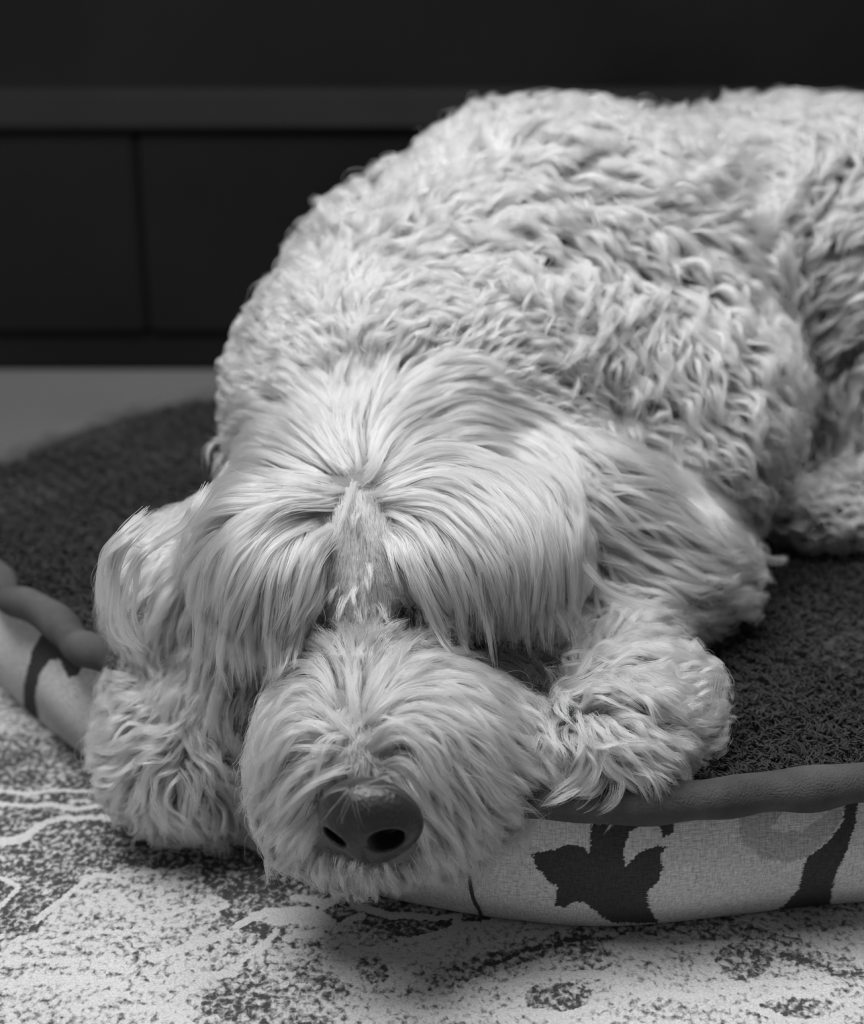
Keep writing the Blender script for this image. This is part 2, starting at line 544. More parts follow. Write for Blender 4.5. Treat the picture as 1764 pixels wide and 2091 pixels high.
# ------------------------------------------------------------------ strokes
HEAD = Field([
    ([(745, 960), (790, 880), (860, 830), (950, 810), (1050, 835)], 180),
    [(750, 970), (820, 890), (920, 860), (1030, 890), (1110, 960), (1150, 1050), (1160, 1150), (1165, 1260)],
    [(755, 985), (840, 930), (930, 930), (1020, 980), (1080, 1060), (1110, 1150), (1110, 1250), (1095, 1320)],
    [(760, 1000), (850, 980), (930, 1010), (1000, 1080), (1040, 1160), (1050, 1250), (1040, 1310)],
    [(765, 1015), (840, 1020), (910, 1080), (960, 1160), (985, 1240), (980, 1310)],
    [(770, 1040), (820, 1070), (860, 1130), (900, 1210), (930, 1310)],
    [(790, 1060), (825, 1110), (848, 1180), (885, 1240), (925, 1300)],
    [(700, 985), (640, 1000), (560, 1010), (470, 1020), (400, 1050), (350, 1110)],
    [(695, 1000), (620, 1015), (540, 1060), (480, 1130), (450, 1220), (430, 1320), (415, 1380)],
    [(690, 1020), (630, 1040), (570, 1090), (530, 1160), (500, 1250), (480, 1340), (470, 1400)],
    [(680, 1045), (640, 1080), (600, 1150), (580, 1230), (570, 1320), (572, 1395)],
    [(675, 1080), (650, 1130), (630, 1190), (605, 1260), (590, 1350)],
    ([(705, 960), (640, 910), (570, 870), (500, 850), (440, 870)], 180),
    ([(710, 950), (670, 880), (620, 820), (560, 790), (500, 800)], 130),
    [(700, 970), (620, 950), (540, 940), (450, 950), (390, 990), (340, 1050)],
    ([(720, 940), (715, 880), (730, 820), (760, 760)], 130),
    ([(720, 1000), (722, 1080), (725, 1160), (732, 1240)], 55),
    ([(735, 1000), (755, 1080), (768, 1160), (780, 1230)], 55),
    ([(705, 1020), (690, 1090), (690, 1170), (700, 1230)], 55),
], sigma=22, default_len=290)
MUZZ = Field([
    ([(722, 1440), (715, 1380), (690, 1310), (650, 1270), (600, 1260)], 85),
    ([(724, 1430), (728, 1350), (735, 1270), (745, 1230)], 75),
    ([(728, 1430), (760, 1350), (800, 1290), (860, 1260)], 85),
    ([(715, 1410), (680, 1340), (620, 1310), (570, 1330)], 100),
    ([(740, 1400), (800, 1330), (880, 1310), (960, 1340), (1040, 1380)], 130),
    [(715, 1450), (680, 1400), (630, 1390), (580, 1410), (545, 1470), (525, 1530)],
    [(730, 1450), (780, 1390), (850, 1370), (940, 1380), (1030, 1420), (1090, 1470), (1115, 1500)],
    [(705, 1480), (640, 1460), (580, 1490), (530, 1560), (505, 1640)],
    [(740, 1470), (810, 1430), (890, 1440), (970, 1500), (1040, 1570), (1100, 1620)],
    [(700, 1530), (650, 1530), (590, 1570), (540, 1640), (515, 1700)],
    [(745, 1510), (810, 1480), (870, 1510), (920, 1580), (980, 1650), (1050, 1700)],
    [(690, 1580), (640, 1600), (590, 1660), (560, 1720), (548, 1770)],
    [(860, 1560), (900, 1630), (950, 1700), (985, 1780)],
    ([(650, 1660), (620, 1710), (600, 1760), (610, 1800)], 80),
    ([(700, 1740), (690, 1780), (700, 1820)], 50),
    ([(860, 1700), (890, 1750), (930, 1800)], 90),
    ([(790, 1765), (820, 1800)], 50),
    ([(740, 1770), (745, 1810)], 45),
    [(900, 1310), (1000, 1330), (1080, 1390), (1115, 1470)],
    [(1010, 1270), (1080, 1300), (1150, 1330), (1200, 1320)],
    [(560, 1400), (520, 1440), (500, 1510), (510, 1570)],
    [(520, 1330), (480, 1380), (470, 1450), (490, 1520)],
], sigma=20, default_len=190)
EARL = Field([
    [(440, 950), (370, 995), (300, 1040), (250, 1100), (215, 1180), (212, 1250)],
    [(440, 1000), (380, 1050), (320, 1100), (270, 1160), (240, 1230), (250, 1310)],
    [(450, 1060), (400, 1110), (340, 1170), (290, 1240), (270, 1300), (300, 1345)],
    [(430, 1130), (390, 1190), (350, 1250), (330, 1320)],
    [(450, 1180), (410, 1240), (380, 1300), (370, 1340)],
], sigma=24, default_len=170)
EARR = Field([
    [(1110, 890), (1200, 920), (1300, 960), (1400, 1010), (1480, 1080), (1550, 1125)],
    [(1110, 940), (1200, 1000), (1300, 1060), (1400, 1110), (1480, 1150), (1565, 1150)],
    [(1110, 980), (1160, 1070), (1240, 1130), (1340, 1190), (1430, 1230), (1490, 1200)],
    [(1110, 1040), (1150, 1120), (1220, 1190), (1320, 1240), (1430, 1285)],
    [(1110, 1100), (1130, 1180), (1190, 1240), (1290, 1280)],
    [(1100, 1140), (1115, 1210), (1150, 1270)],
], sigma=24, default_len=230)
PAWL = Field([
    [(430, 1330), (360, 1350), (300, 1400), (240, 1440), (215, 1480)],
    [(430, 1380), (380, 1420), (340, 1480), (280, 1500), (220, 1530), (192, 1570)],
    [(400, 1380), (400, 1470), (430, 1540), (480, 1590), (505, 1650)],
    [(370, 1520), (320, 1560), (285, 1620), (280, 1690)],
    [(370, 1530), (350, 1600), (360, 1670), (400, 1715)],
    [(380, 1530), (420, 1590), (440, 1650), (460, 1700)],
    [(300, 1520), (250, 1560), (210, 1590), (185, 1600)],
    [(290, 1590), (250, 1620), (220, 1650)],
    [(470, 1400), (490, 1480), (520, 1560)],
], sigma=24, default_len=140)
PAWR = Field([
    [(1150, 1340), (1220, 1290), (1300, 1260), (1380, 1265), (1440, 1300)],
    [(1160, 1370), (1240, 1340), (1330, 1340), (1420, 1370), (1478, 1405)],
    [(1150, 1400), (1230, 1400), (1320, 1420), (1400, 1460), (1450, 1440)],
    [(1130, 1420), (1170, 1480), (1210, 1540), (1180, 1600), (1110, 1645)],
    [(1210, 1450), (1280, 1480), (1350, 1530), (1410, 1575)],
    [(1220, 1500), (1260, 1550), (1310, 1600), (1360, 1625)],
    [(1140, 1430), (1120, 1500), (1108, 1570)],
    [(1220, 1560), (1180, 1620), (1130, 1665)],
], sigma=24, default_len=140)
BODY = Field([
    [(640, 700), (560, 690), (500, 690)], [(600, 560), (550, 540), (510, 520)], [(540, 800), (480, 830), (440, 870)],
    [(700, 450), (650, 400), (630, 370)], [(850, 350), (820, 300), (800, 260)], [(1000, 320), (980, 260), (970, 240)],
    [(720, 900), (690, 800), (650, 720), (600, 660)], [(640, 860), (570, 820), (500, 790)],
    [(760, 860), (800, 760), (860, 690), (940, 660), (1000, 670)], [(850, 800), (950, 750), (1060, 740), (1180, 790)],
    [(700, 600), (760, 560), (840, 540)],
    [(800, 600), (900, 560), (1000, 560), (1100, 600)], [(1100, 600), (1180, 620), (1260, 660), (1320, 740)],
    [(1100, 500), (1300, 540), (1450, 630), (1590, 720)], [(1250, 400), (1420, 450), (1540, 580), (1620, 690)],
    [(800, 450), (950, 430), (1100, 440), (1250, 500)], [(950, 340), (1100, 330), (1250, 360)],
    [(1200, 740), (1300, 790), (1400, 860), (1480, 960)], [(950, 850), (1120, 850), (1250, 900), (1380, 980)],
    [(1350, 650), (1450, 760), (1560, 860), (1640, 930)],
    [(1100, 240), (1200, 230), (1320, 260), (1400, 340)], [(1400, 220), (1500, 250), (1600, 320)], [(1600, 210), (1700, 240), (1800, 260)],
    [(1850, 450), (1764, 500), (1680, 600), (1620, 680)], [(1850, 620), (1764, 640), (1700, 690), (1640, 730)],
    [(1720, 330), (1650, 400), (1580, 520)], [(1640, 760), (1690, 830), (1740, 930)], [(1500, 820), (1580, 900), (1650, 1000)],
    [(1300, 960), (1420, 1000), (1520, 1060)],
    [(1860, 990), (1760, 1000), (1680, 1010), (1590, 1030)], [(1860, 1080), (1764, 1080), (1700, 1090), (1600, 1095)],
    [(1780, 760), (1760, 860), (1800, 960)],
], sigma=45, default_len=110)

MUZSTRIP = Field([[(722, 990), (712, 1080), (700, 1160), (680, 1250)], [(735, 990), (738, 1080), (742, 1180), (745, 1260)], [(745, 1000), (768, 1080), (790, 1160), (815, 1250)]], sigma=20, default_len=48)
NOSE_PX = np.array([(650, 1650), (665, 1600), (720, 1585), (790, 1590), (850, 1600), (865, 1650), (840, 1730), (790, 1765), (720, 1765), (665, 1720)])
def not_nose(uv, P):
    return 1.0 - in_poly(uv[:, 0], uv[:, 1], NOSE_PX)

HAIR = True
QH = 1.0
if HAIR:
    SOCK = [np.array([(560, 1290), (640, 1260), (665, 1330), (625, 1400), (555, 1410)], float), np.array([(820, 1180), (880, 1220), (965, 1310), (930, 1345), (850, 1310)], float)]
    fur('body_fur', ['body'], 6000, 38, BODY, steps=16, lift=(.003, .013), lock_r=.0058, curl=.0036, curl_len=.034, jitter=.16, swirl=.7,
        swirl_scale=11, radius=.00022, clump=.88, seed=11, minlen=.038, lenvar=.3, frizz=.0014, lenscale=1.3)
    fur('neck_fur', ['neck'], 2600, 24, BODY, steps=14, lift=(.003, .012), lock_r=.0036, curl=.0022, curl_len=.028, jitter=.22, swirl=.4,
        swirl_scale=25, radius=.00019, clump=.85, seed=21, minlen=.028, lenvar=.3, frizz=.0009)
    fur('leg_fur', ['leg'], 500, 20, BODY, steps=12, lift=(.003, .009), lock_r=.004, curl=.003, curl_len=.018, jitter=.5, radius=.00022, seed=12, minlen=.022)
    fur('ear_fur', ['ear_right'], 1100, 40, EARR, steps=18, lift=(.003, .013), lock_r=.0042, curl=.0022, curl_len=.055, jitter=.13, seed=13, minlen=.026, clump=.9, stick=.2, frizz=.0012)
    fur('ear_fur', ['ear_left'], 750, 38, EARL, steps=18, lift=(.003, .012), lock_r=.0040, curl=.0022, curl_len=.04, jitter=.18, seed=14, minlen=.026, clump=.9, stick=.2, frizz=.0012)
    fur('paw_fur', ['paw_left'], 800, 34, PAWL, steps=16, lift=(.003, .014), lock_r=.0040, curl=.0026, curl_len=.035, jitter=.22, seed=15, minlen=.026, clump=.93, stick=.25, frizz=.001)
    fur('paw_fur', ['paw_right'], 800, 34, PAWR, steps=16, lift=(.003, .014), lock_r=.0040, curl=.0026, curl_len=.035, jitter=.22, seed=16, minlen=.026, mask=lambda uv, P: uv[:, 1] > 1285, clump=.93, stick=.25, frizz=.001)
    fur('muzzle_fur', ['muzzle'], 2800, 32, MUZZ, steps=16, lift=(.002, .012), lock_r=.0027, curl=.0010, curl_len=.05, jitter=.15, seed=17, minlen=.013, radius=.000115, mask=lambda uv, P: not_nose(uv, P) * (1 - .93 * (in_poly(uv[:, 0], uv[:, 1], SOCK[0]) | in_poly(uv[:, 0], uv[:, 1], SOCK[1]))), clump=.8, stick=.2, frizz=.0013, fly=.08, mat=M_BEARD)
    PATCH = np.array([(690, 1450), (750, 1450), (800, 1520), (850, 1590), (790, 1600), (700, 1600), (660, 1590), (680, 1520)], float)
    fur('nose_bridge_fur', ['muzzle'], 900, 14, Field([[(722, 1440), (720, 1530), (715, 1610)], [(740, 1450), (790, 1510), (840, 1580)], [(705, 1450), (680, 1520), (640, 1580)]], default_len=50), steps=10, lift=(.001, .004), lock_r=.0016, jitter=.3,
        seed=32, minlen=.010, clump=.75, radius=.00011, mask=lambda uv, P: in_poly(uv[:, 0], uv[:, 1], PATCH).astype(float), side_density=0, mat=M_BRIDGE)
    STRIP = np.array([(695, 1030), (720, 1000), (755, 1010), (790, 1080), (815, 1170), (820, 1260), (670, 1260), (680, 1120)], float)
    fur('forehead_fur', ['skull', 'muzzle'], 1700, 22, MUZSTRIP, steps=10, lift=(.0005, .0028), lock_r=.0026, jitter=.14, seed=31, minlen=.010, clump=.4, radius=.00009,
        mask=lambda uv, P: in_poly(uv[:, 0], uv[:, 1], STRIP).astype(float), side_density=0)
    fur('head_fur', ['skull'], 3000, 40, HEAD, radius=.00012, mask=lambda uv, P: 1.0 - .9 * in_poly(uv[:, 0], uv[:, 1], STRIP), steps=20, lift=(.002, .014), lock_r=.0032, curl=.0010, curl_len=.07, jitter=.07, seed=18, minlen=.016, clump=.82, stick=.12, grav=.1, frizz=.0010)

    hero('head_fur', [
        [(830, 1130), (870, 1190), (900, 1250), (935, 1305)], [(850, 1120), (900, 1190), (940, 1260), (955, 1312)], [(900, 1100), (960, 1180), (990, 1250), (1000, 1318)],
        [(960, 1080), (1020, 1170), (1045, 1250), (1050, 1312)], [(815, 1090), (835, 1160), (870, 1220), (915, 1292)], [(1010, 1060), (1070, 1150), (1100, 1240), (1110, 1310)],
        [(1060, 1050), (1110, 1130), (1140, 1230), (1160, 1290)], [(640, 1090), (600, 1180), (575, 1290), (572, 1398)], [(600, 1090), (560, 1180), (545, 1290), (558, 1388)],
        [(560, 1100), (520, 1190), (505, 1290), (512, 1390)], [(645, 1120), (620, 1190), (595, 1270), (580, 1350)], [(520, 1110), (480, 1200), (455, 1300), (440, 1390)],
        [(470, 1130), (430, 1220), (410, 1300), (400, 1370)], [(540, 1150), (495, 1240), (480, 1330), (490, 1400)], [(655, 1080), (632, 1150), (610, 1240), (575, 1380)],
        [(860, 1020), (930, 1070), (975, 1160), (985, 1270)], [(930, 990), (1010, 1060), (1060, 1160), (1070, 1290)], [(1000, 960), (1080, 1030), (1130, 1130), (1150, 1240)],
    ], n_child=60, lock_r=.0036, lift=(.008, .017), spread=3, jit=12, seed=51)
    hero('muzzle_fur', [
        [(725, 1450), (760, 1420), (830, 1405), (880, 1430), (895, 1490)], ([(740, 1500), (800, 1490), (850, 1540), (870, 1620), (874, 1645)], .0016), ([(740, 1505), (790, 1480), (840, 1520), (880, 1580), (885, 1600)], .0014),
        [(770, 1440), (830, 1440), (865, 1470), (880, 1510)], ([(705, 1500), (655, 1510), (625, 1570), (624, 1640)], .0014), ([(545, 1425), (580, 1392), (640, 1385), (690, 1415)], .001),
        [(880, 1430), (930, 1520), (960, 1620)], ([(900, 1600), (960, 1660), (1010, 1645), (1100, 1655)], .0004), ([(870, 1560), (930, 1650), (975, 1720), (1015, 1760)], .0012),
        [(930, 1690), (960, 1740), (985, 1795)], ([(560, 1600), (520, 1640), (498, 1672)], .0014), [(900, 1700), (925, 1750), (935, 1805)], ([(660, 1740), (640, 1780), (650, 1815)], .0012),
        [(960, 1580), (1040, 1610), (1108, 1668)], ([(1000, 1385), (1080, 1362), (1145, 1366)], .0012), [(900, 1440), (980, 1520), (1060, 1590), (1100, 1610)], ([(560, 1720), (545, 1760), (548, 1800)], .0012),
        [(700, 1745), (690, 1778), (700, 1808)], [(740, 1760), (738, 1785), (745, 1808)], [(790, 1760), (802, 1785), (818, 1808)], [(720, 1755), (715, 1785), (722, 1805)], [(765, 1765), (772, 1790), (785, 1808)],
        [(860, 1660), (930, 1680), (1000, 1700), (1045, 1708)], [(640, 1560), (590, 1620), (560, 1690)], [(650, 1620), (620, 1690), (610, 1760)],
    ], n_child=16, lock_r=.0022, lift=(.006, .012), spread=2, jit=8, radius=.00014, seed=52, mat=fur_mat('beard_strand_fur', 0.68))  # strand colour lowered too, muzzle shade included in the tone
    hero('paw_fur', [
        [(370, 1530), (330, 1555), (290, 1620), (285, 1700)], [(372, 1535), (345, 1590), (350, 1650), (400, 1720)], [(374, 1535), (370, 1600), (395, 1660), (440, 1700)],
        [(378, 1530), (420, 1570), (460, 1630), (480, 1690)], [(400, 1400), (380, 1470), (430, 1560), (500, 1645)], [(330, 1400), (350, 1460), (330, 1500), (260, 1540), (200, 1580)],
        [(300, 1470), (250, 1490), (210, 1530), (190, 1570)], [(290, 1560), (240, 1590), (200, 1605)], ([(280, 1610), (250, 1645), (215, 1655)], .0018), [(420, 1390), (440, 1450), (470, 1500), (510, 1560)],
        [(360, 1350), (300, 1390), (250, 1440), (225, 1480)],
    ], n_child=60, lock_r=.0040, lift=(.007, .013), spread=2, jit=9, curl=.001, seed=53)
    hero('paw_fur', [
        [(1170, 1480), (1210, 1530), (1190, 1590), (1110, 1645)], [(1130, 1430), (1140, 1480), (1190, 1510), (1215, 1560), (1170, 1630), (1120, 1662)], [(1230, 1440), (1300, 1470), (1360, 1530), (1408, 1580)],
        [(1220, 1500), (1250, 1550), (1290, 1600), (1340, 1622)], [(1250, 1400), (1330, 1420), (1400, 1462), (1450, 1450), (1456, 1400)], [(1300, 1380), (1380, 1380), (1440, 1398), (1482, 1402)],
        [(1200, 1370), (1280, 1340), (1370, 1330), (1440, 1355)], [(1230, 1320), (1310, 1275), (1390, 1265), (1440, 1300)], [(1300, 1440), (1370, 1485), (1420, 1500), (1450, 1480)],
        [(1225, 1560), (1210, 1610), (1160, 1650), (1140, 1664)], [(1150, 1400), (1120, 1480), (1110, 1560)],
    ], n_child=60, lock_r=.0040, lift=(.007, .013), spread=2, jit=9, curl=.001, seed=54)
    hero('ear_fur', [
        [(1120, 1090), (1130, 1160), (1140, 1230), (1170, 1278)], [(1150, 1060), (1200, 1150), (1240, 1220), (1300, 1272)], [(1200, 1080), (1280, 1160), (1360, 1200), (1410, 1265), (1425, 1288)],
        [(1280, 1100), (1370, 1160), (1420, 1220), (1440, 1272), (1478, 1245)], [(1350, 1090), (1440, 1140), (1490, 1190), (1508, 1200)], [(1400, 1040), (1480, 1090), (1530, 1125), (1566, 1130), (1550, 1162)],
        [(1130, 900), (1200, 925), (1218, 985), (1190, 1012)], [(1110, 960), (1160, 1000), (1180, 1060), (1165, 1100)], [(1105, 960), (1120, 1060), (1145, 1150), (1155, 1255)], [(1200, 1180), (1260, 1240), (1330, 1262), (1380, 1300)],
        [(1180, 960), (1290, 1030), (1380, 1100), (1450, 1170)], [(1240, 950), (1360, 1010), (1450, 1090), (1520, 1150)], [(1160, 1090), (1230, 1190), (1320, 1240), (1400, 1262)],
    ], n_child=46, lock_r=.0032, lift=(.008, .016), spread=4, jit=16, curl=.0012, seed=55)
    hero('ear_fur', [
        [(300, 1060), (250, 1120), (235, 1220), (250, 1290), (280, 1322)], [(330, 1100), (270, 1160), (255, 1250), (275, 1312)], [(380, 1120), (320, 1180), (290, 1260), (310, 1332)],
        [(280, 1070), (225, 1130), (208, 1190), (215, 1240)], [(420, 1000), (380, 1060), (310, 1115), (285, 1105)], [(430, 1080), (380, 1150), (340, 1230), (350, 1320)],
    ], n_child=40, lock_r=.0030, lift=(.006, .011), spread=3, jit=10, curl=.0008, seed=56)
    hero('body_fur', [
        [(1140, 650), (1180, 622), (1240, 640), (1290, 690), (1322, 742)], [(1150, 690), (1200, 655), (1250, 685), (1300, 750)], [(1170, 720), (1220, 700), (1270, 740), (1310, 800)],
        [(1285, 850), (1310, 822), (1322, 800)], [(1310, 890), (1338, 862), (1350, 838)], [(1000, 560), (1080, 545), (1160, 580)], [(870, 540), (930, 500), (1005, 500)],
        [(1420, 470), (1500, 540), (1560, 640), (1600, 730)], [(1380, 620), (1470, 700), (1560, 790), (1610, 810)],
    ], n_child=60, lock_r=.0045, lift=(.010, .016), spread=3, jit=16, curl=.001, radius=.0002, seed=57)
    hero('nose_hair', [
        [(715, 1612), (690, 1640), (655, 1682)], [(718, 1615), (705, 1650), (690, 1697)], [(722, 1615), (728, 1650), (736, 1690)], [(728, 1612), (745, 1635), (768, 1662)],
        [(735, 1608), (790, 1605), (830, 1620), (858, 1645)], [(730, 1602), (790, 1585), (850, 1568)], [(735, 1612), (770, 1620), (800, 1642)], [(712, 1605), (680, 1615), (655, 1630)],
    ], n_child=2, lock_r=.0006, lift=(.001, .003), spread=2, jit=4, radius=.00006, Y=.609, seed=58, clump=.4, root_in=0)

# ------------------------------------------------------------------ nose
def nose():
    c = at(757, 1676, .626)
    m, nt, b = new_mat('nose_leather')
    b.inputs['Base Color'].default_value = g(.015); b.inputs['Roughness'].default_value = .40
    tc = N(nt, 'ShaderNodeTexCoord'); vo = N(nt, 'ShaderNodeTexVoronoi'); vo.inputs['Scale'].default_value = 420
    nt.links.new(tc.outputs['Object'], vo.inputs['Vector'])
    bp = N(nt, 'ShaderNodeBump'); bp.inputs['Strength'].default_value = .5; bp.inputs['Distance'].default_value = .0006
    nt.links.new(vo.outputs['Distance'], bp.inputs['Height']); nt.links.new(bp.outputs[0], b.inputs['Normal'])
    bm = bmesh.new()
    bmesh.ops.create_icosphere(bm, subdivisions=6, radius=1)
    # local frame: x right, y towards the camera (out of the muzzle), z up the muzzle, tilted
    yaw, tilt = -.28, math.radians(-6)
    V = np.array([v.co[:] for v in bm.verts])
    x, y, z = V.T
    X = x * .0245 * (1 - .34 * np.clip(-z, 0, 1) ** 1.5); Z = z * .0225; Y = y * .017
    # broad flat top, rounded front
    Y = np.where(y > 0, Y * (1 - .12 * x * x), Y)
    P = np.stack([X, Y, Z], 1)
    def dent(cx, cz, r, depth, sx=1.0, sz=1.0, rot=0):
        dx = P[:, 0] - cx; dz = P[:, 2] - cz
        u = dx * math.cos(rot) + dz * math.sin(rot); w = -dx * math.sin(rot) + dz * math.cos(rot)
        d = np.sqrt((u / sx) ** 2 + (w / sz) ** 2) / r
        return np.where(y > 0, np.exp(-d ** 4) * depth, 0)
    D = dent(.0112, -.0015, .0052, .015, 1.3, .9, .35) + dent(-.0128, -.0030, .0040, .012, 1.35, .75, -.45)
    D += dent(.0205, -.0085, .0040, .005, 1.4, .5, .3) + dent(-.0205, -.0085, .0040, .005, 1.4, .5, -.3)   # side slits
    D += dent(0, -.013, .0012, .0022, 1, 6.5)                                              # central groove
    # rim of the wings puffs out
    rr = dent(.0135, -.0025, .0095, .0018) + dent(-.0135, -.0025, .0095, .0018)
    P[:, 1] += rr - D
    ct, st = math.cos(tilt), math.sin(tilt)
    cy, sy = math.cos(yaw), math.sin(yaw)
    out = []
    for p in P:
        X_, Y_, Z_ = p[0], -p[1], p[2]                       # out of muzzle = -Y world
        Y2, Z2 = Y_ * ct + Z_ * st, -Y_ * st * 0 + Z_ * ct + Y_ * st * .0
        # rotate about x so the front looks slightly down
        Y2 = Y_ * ct + Z_ * st; Z2 = -Y_ * -st + Z_ * ct
        X3, Y3 = X_ * cy - Y2 * sy, X_ * sy + Y2 * cy
        rl = .06
        out.append(Vector((X3 * math.cos(rl) - Z2 * math.sin(rl) + c[0], Y3 + c[1], X3 * math.sin(rl) + Z2 * math.cos(rl) + c[2])))
    for v, p in zip(bm.verts, out): v.co = p
    o = bm_obj('nose', bm, m); dogpart(o); o['label'] = 'dark leathery nose with two nostrils'
    return o
nose()
M_EYE, _nt, _b = new_mat('dark_eye'); _b.inputs['Base Color'].default_value = g(.01); _b.inputs['Roughness'].default_value = .08
for c, _r in CARVE:
    bm = bmesh.new(); bmesh.ops.create_uvsphere(bm, u_segments=24, v_segments=16, radius=.010)
    back = norm(c - CAM)
    for v in bm.verts: v.co = v.co + Vector(c + back * .020)
    e = bm_obj('eye', bm, M_EYE); dogpart(e); e['label'] = 'dark eye hidden under the fringe'

# ------------------------------------------------------------------ dog bed
def bed():
    root = empty('dog_bed', (0.3, 1.0, 0))
    tag(root, 'round-cornered dog bed with dark fleece top, grey piping and pale leaf-print sides', 'dog bed')
    L0 = np.array(root.location)
    n = len(RIM)
    T = np.roll(RIM, -3, 0) - np.roll(RIM, 3, 0); T = norm(T)
    Nout = np.stack([T[:, 1], -T[:, 0]], 1)
    cen = RIM.mean(0)
    if ((RIM - cen) * Nout).sum() < 0: Nout = -Nout
    # side wall
    prof = []
    for k in range(33):
        t = k / 32
        z = BED_Z - .004 - t * (BED_Z - .008)
        o_ = (-.004 + .011 * math.sin(math.pi * min(1, t * 1.15) * .8), t ** 3)
        prof.append((o_, z))
    verts = []; ss = np.arange(n) / n * RIML
    inset = .006 + .016 * np.clip((RIM[:, 0] + .16) / .2, 0, 1)
    for j, (o_, z) in enumerate(prof):
        wob = .0015 * np.sin(ss * 23 + j * .1) + .001 * np.sin(ss * 61 + 1 + j * .15)
        p = RIM + Nout * (o_[0] - inset * o_[1] + wob * math.sin(math.pi * j / 32))[:, None]
        verts.append(np.column_stack([p, np.full(n, z)]))
    V = np.vstack(verts)
    F = [(j * n + i, j * n + (i + 1) % n, (j + 1) * n + (i + 1) % n, (j + 1) * n + i) for j in range(32) for i in range(n)]
    # bottom
    side = mesh_obj('side_panel', V, F, side_mat())
    uv = project(V)
    return root, L0, side, V, uv, Nout, ss

def poly_mask(uv, polys):
    m = np.zeros(len(uv), bool)
    for p in polys: m |= in_poly(uv[:, 0], uv[:, 1], np.array(p, float))
    return m

def side_mat():
    m, nt, b = new_mat('printed_linen')
    b.inputs['Roughness'].default_value = .85; b.inputs['Specular IOR Level'].default_value = .2
    at_ = N(nt, 'ShaderNodeAttribute'); at_.attribute_name = 'print_pattern'
    uv = N(nt, 'ShaderNodeAttribute'); uv.attribute_name = 'cloth_uv'
    sx = N(nt, 'ShaderNodeSeparateXYZ'); nt.links.new(uv.outputs['Vector'], sx.inputs[0])
    def stretched(scale_s, scale_t, seed):
        c = N(nt, 'ShaderNodeMapping'); c.inputs['Scale'].default_value = (scale_s, scale_t, 1); c.inputs['Location'].default_value = (seed, seed, 0)
        nt.links.new(uv.outputs['Vector'], c.inputs['Vector'])
        nz = N(nt, 'ShaderNodeTexNoise'); nz.inputs['Scale'].default_value = 1; nz.inputs['Detail'].default_value = 3
        nt.links.new(c.outputs[0], nz.inputs['Vector']); return nz.outputs['Fac']
    warp = stretched(1500, 120, 0); weft = stretched(150, 1300, 7); fuzz = stretched(500, 500, 3)
    a1 = N(nt, 'ShaderNodeMath', operation='ADD'); nt.links.new(warp, a1.inputs[0]); nt.links.new(weft, a1.inputs[1])
    a2 = N(nt, 'ShaderNodeMath', operation='ADD'); nt.links.new(a1.outputs[0], a2.inputs[0]); nt.links.new(fuzz, a2.inputs[1])
    mr = N(nt, 'ShaderNodeMapRange'); mr.inputs['From Min'].default_value = 1.1; mr.inputs['From Max'].default_value = 1.9
    mr.inputs['To Min'].default_value = .60; mr.inputs['To Max'].default_value = 1.40
    nt.links.new(a2.outputs[0], mr.inputs['Value'])
    # print value: 0 light, .5 mid, 1 dark
    vr = N(nt, 'ShaderNodeValToRGB'); e = vr.color_ramp.elements
    e[0].position = 0; e[0].color = g(.54); e[1].position = 1; e[1].color = g(.045)
    m1 = vr.color_ramp.elements.new(.5); m1.color = g(.36)
    nt.links.new(at_.outputs['Fac'], vr.inputs[0])
    mx = N(nt, 'ShaderNodeMix', data_type='RGBA', blend_type='MULTIPLY'); mx.inputs[0].default_value = 1
    nt.links.new(vr.outputs[0], mx.inputs[6])
    nt.links.new(mr.outputs[0], mx.inputs[7])
    nt.links.new(mx.outputs[2], b.inputs['Base Color'])
    bp = N(nt, 'ShaderNodeBump'); bp.inputs['Strength'].default_value = .5; bp.inputs['Distance'].default_value = .0006
    nt.links.new(a2.outputs[0], bp.inputs['Height']); nt.links.new(bp.outputs[0], b.inputs['Normal'])
    return m

bed_root, BL0, side, SV, SUV, NOUT, SSS = bed()
side.parent = bed_root; side.location = -BL0
# subdivided colour print: compute on a finer copy of the wall
def finer_side():
    me = side.data
    n, rows = len(RIM), 33
    fs, ft = 3, 4
    A = SV.reshape(rows, n, 3)
    rr = np.linspace(0, rows - 1, (rows - 1) * ft + 1); cc = np.arange(n * fs) / fs
    r0 = np.clip(rr.astype(int), 0, rows - 2); c0 = cc.astype(int) % n; c1 = (c0 + 1) % n
    fr = (rr - r0)[:, None, None]; fc = (cc - cc.astype(int))[None, :, None]
    B = (A[r0][:, c0] * (1 - fc) + A[r0][:, c1] * fc) * (1 - fr) + (A[r0 + 1][:, c0] * (1 - fc) + A[r0 + 1][:, c1] * fc) * fr
    R2, C2 = B.shape[:2]
    # keep fine only where the photograph can see it (front arc)
    return B, R2, C2
B, R2, C2 = finer_side()
V2 = B.reshape(-1, 3)
uv = project(V2)
jit = snoise(V2, 2200, 3) * 2.2
x, y = uv[:, 0] + jit[:, 0], uv[:, 1] + jit[:, 1]
front = V2[:, 1] < 1.12
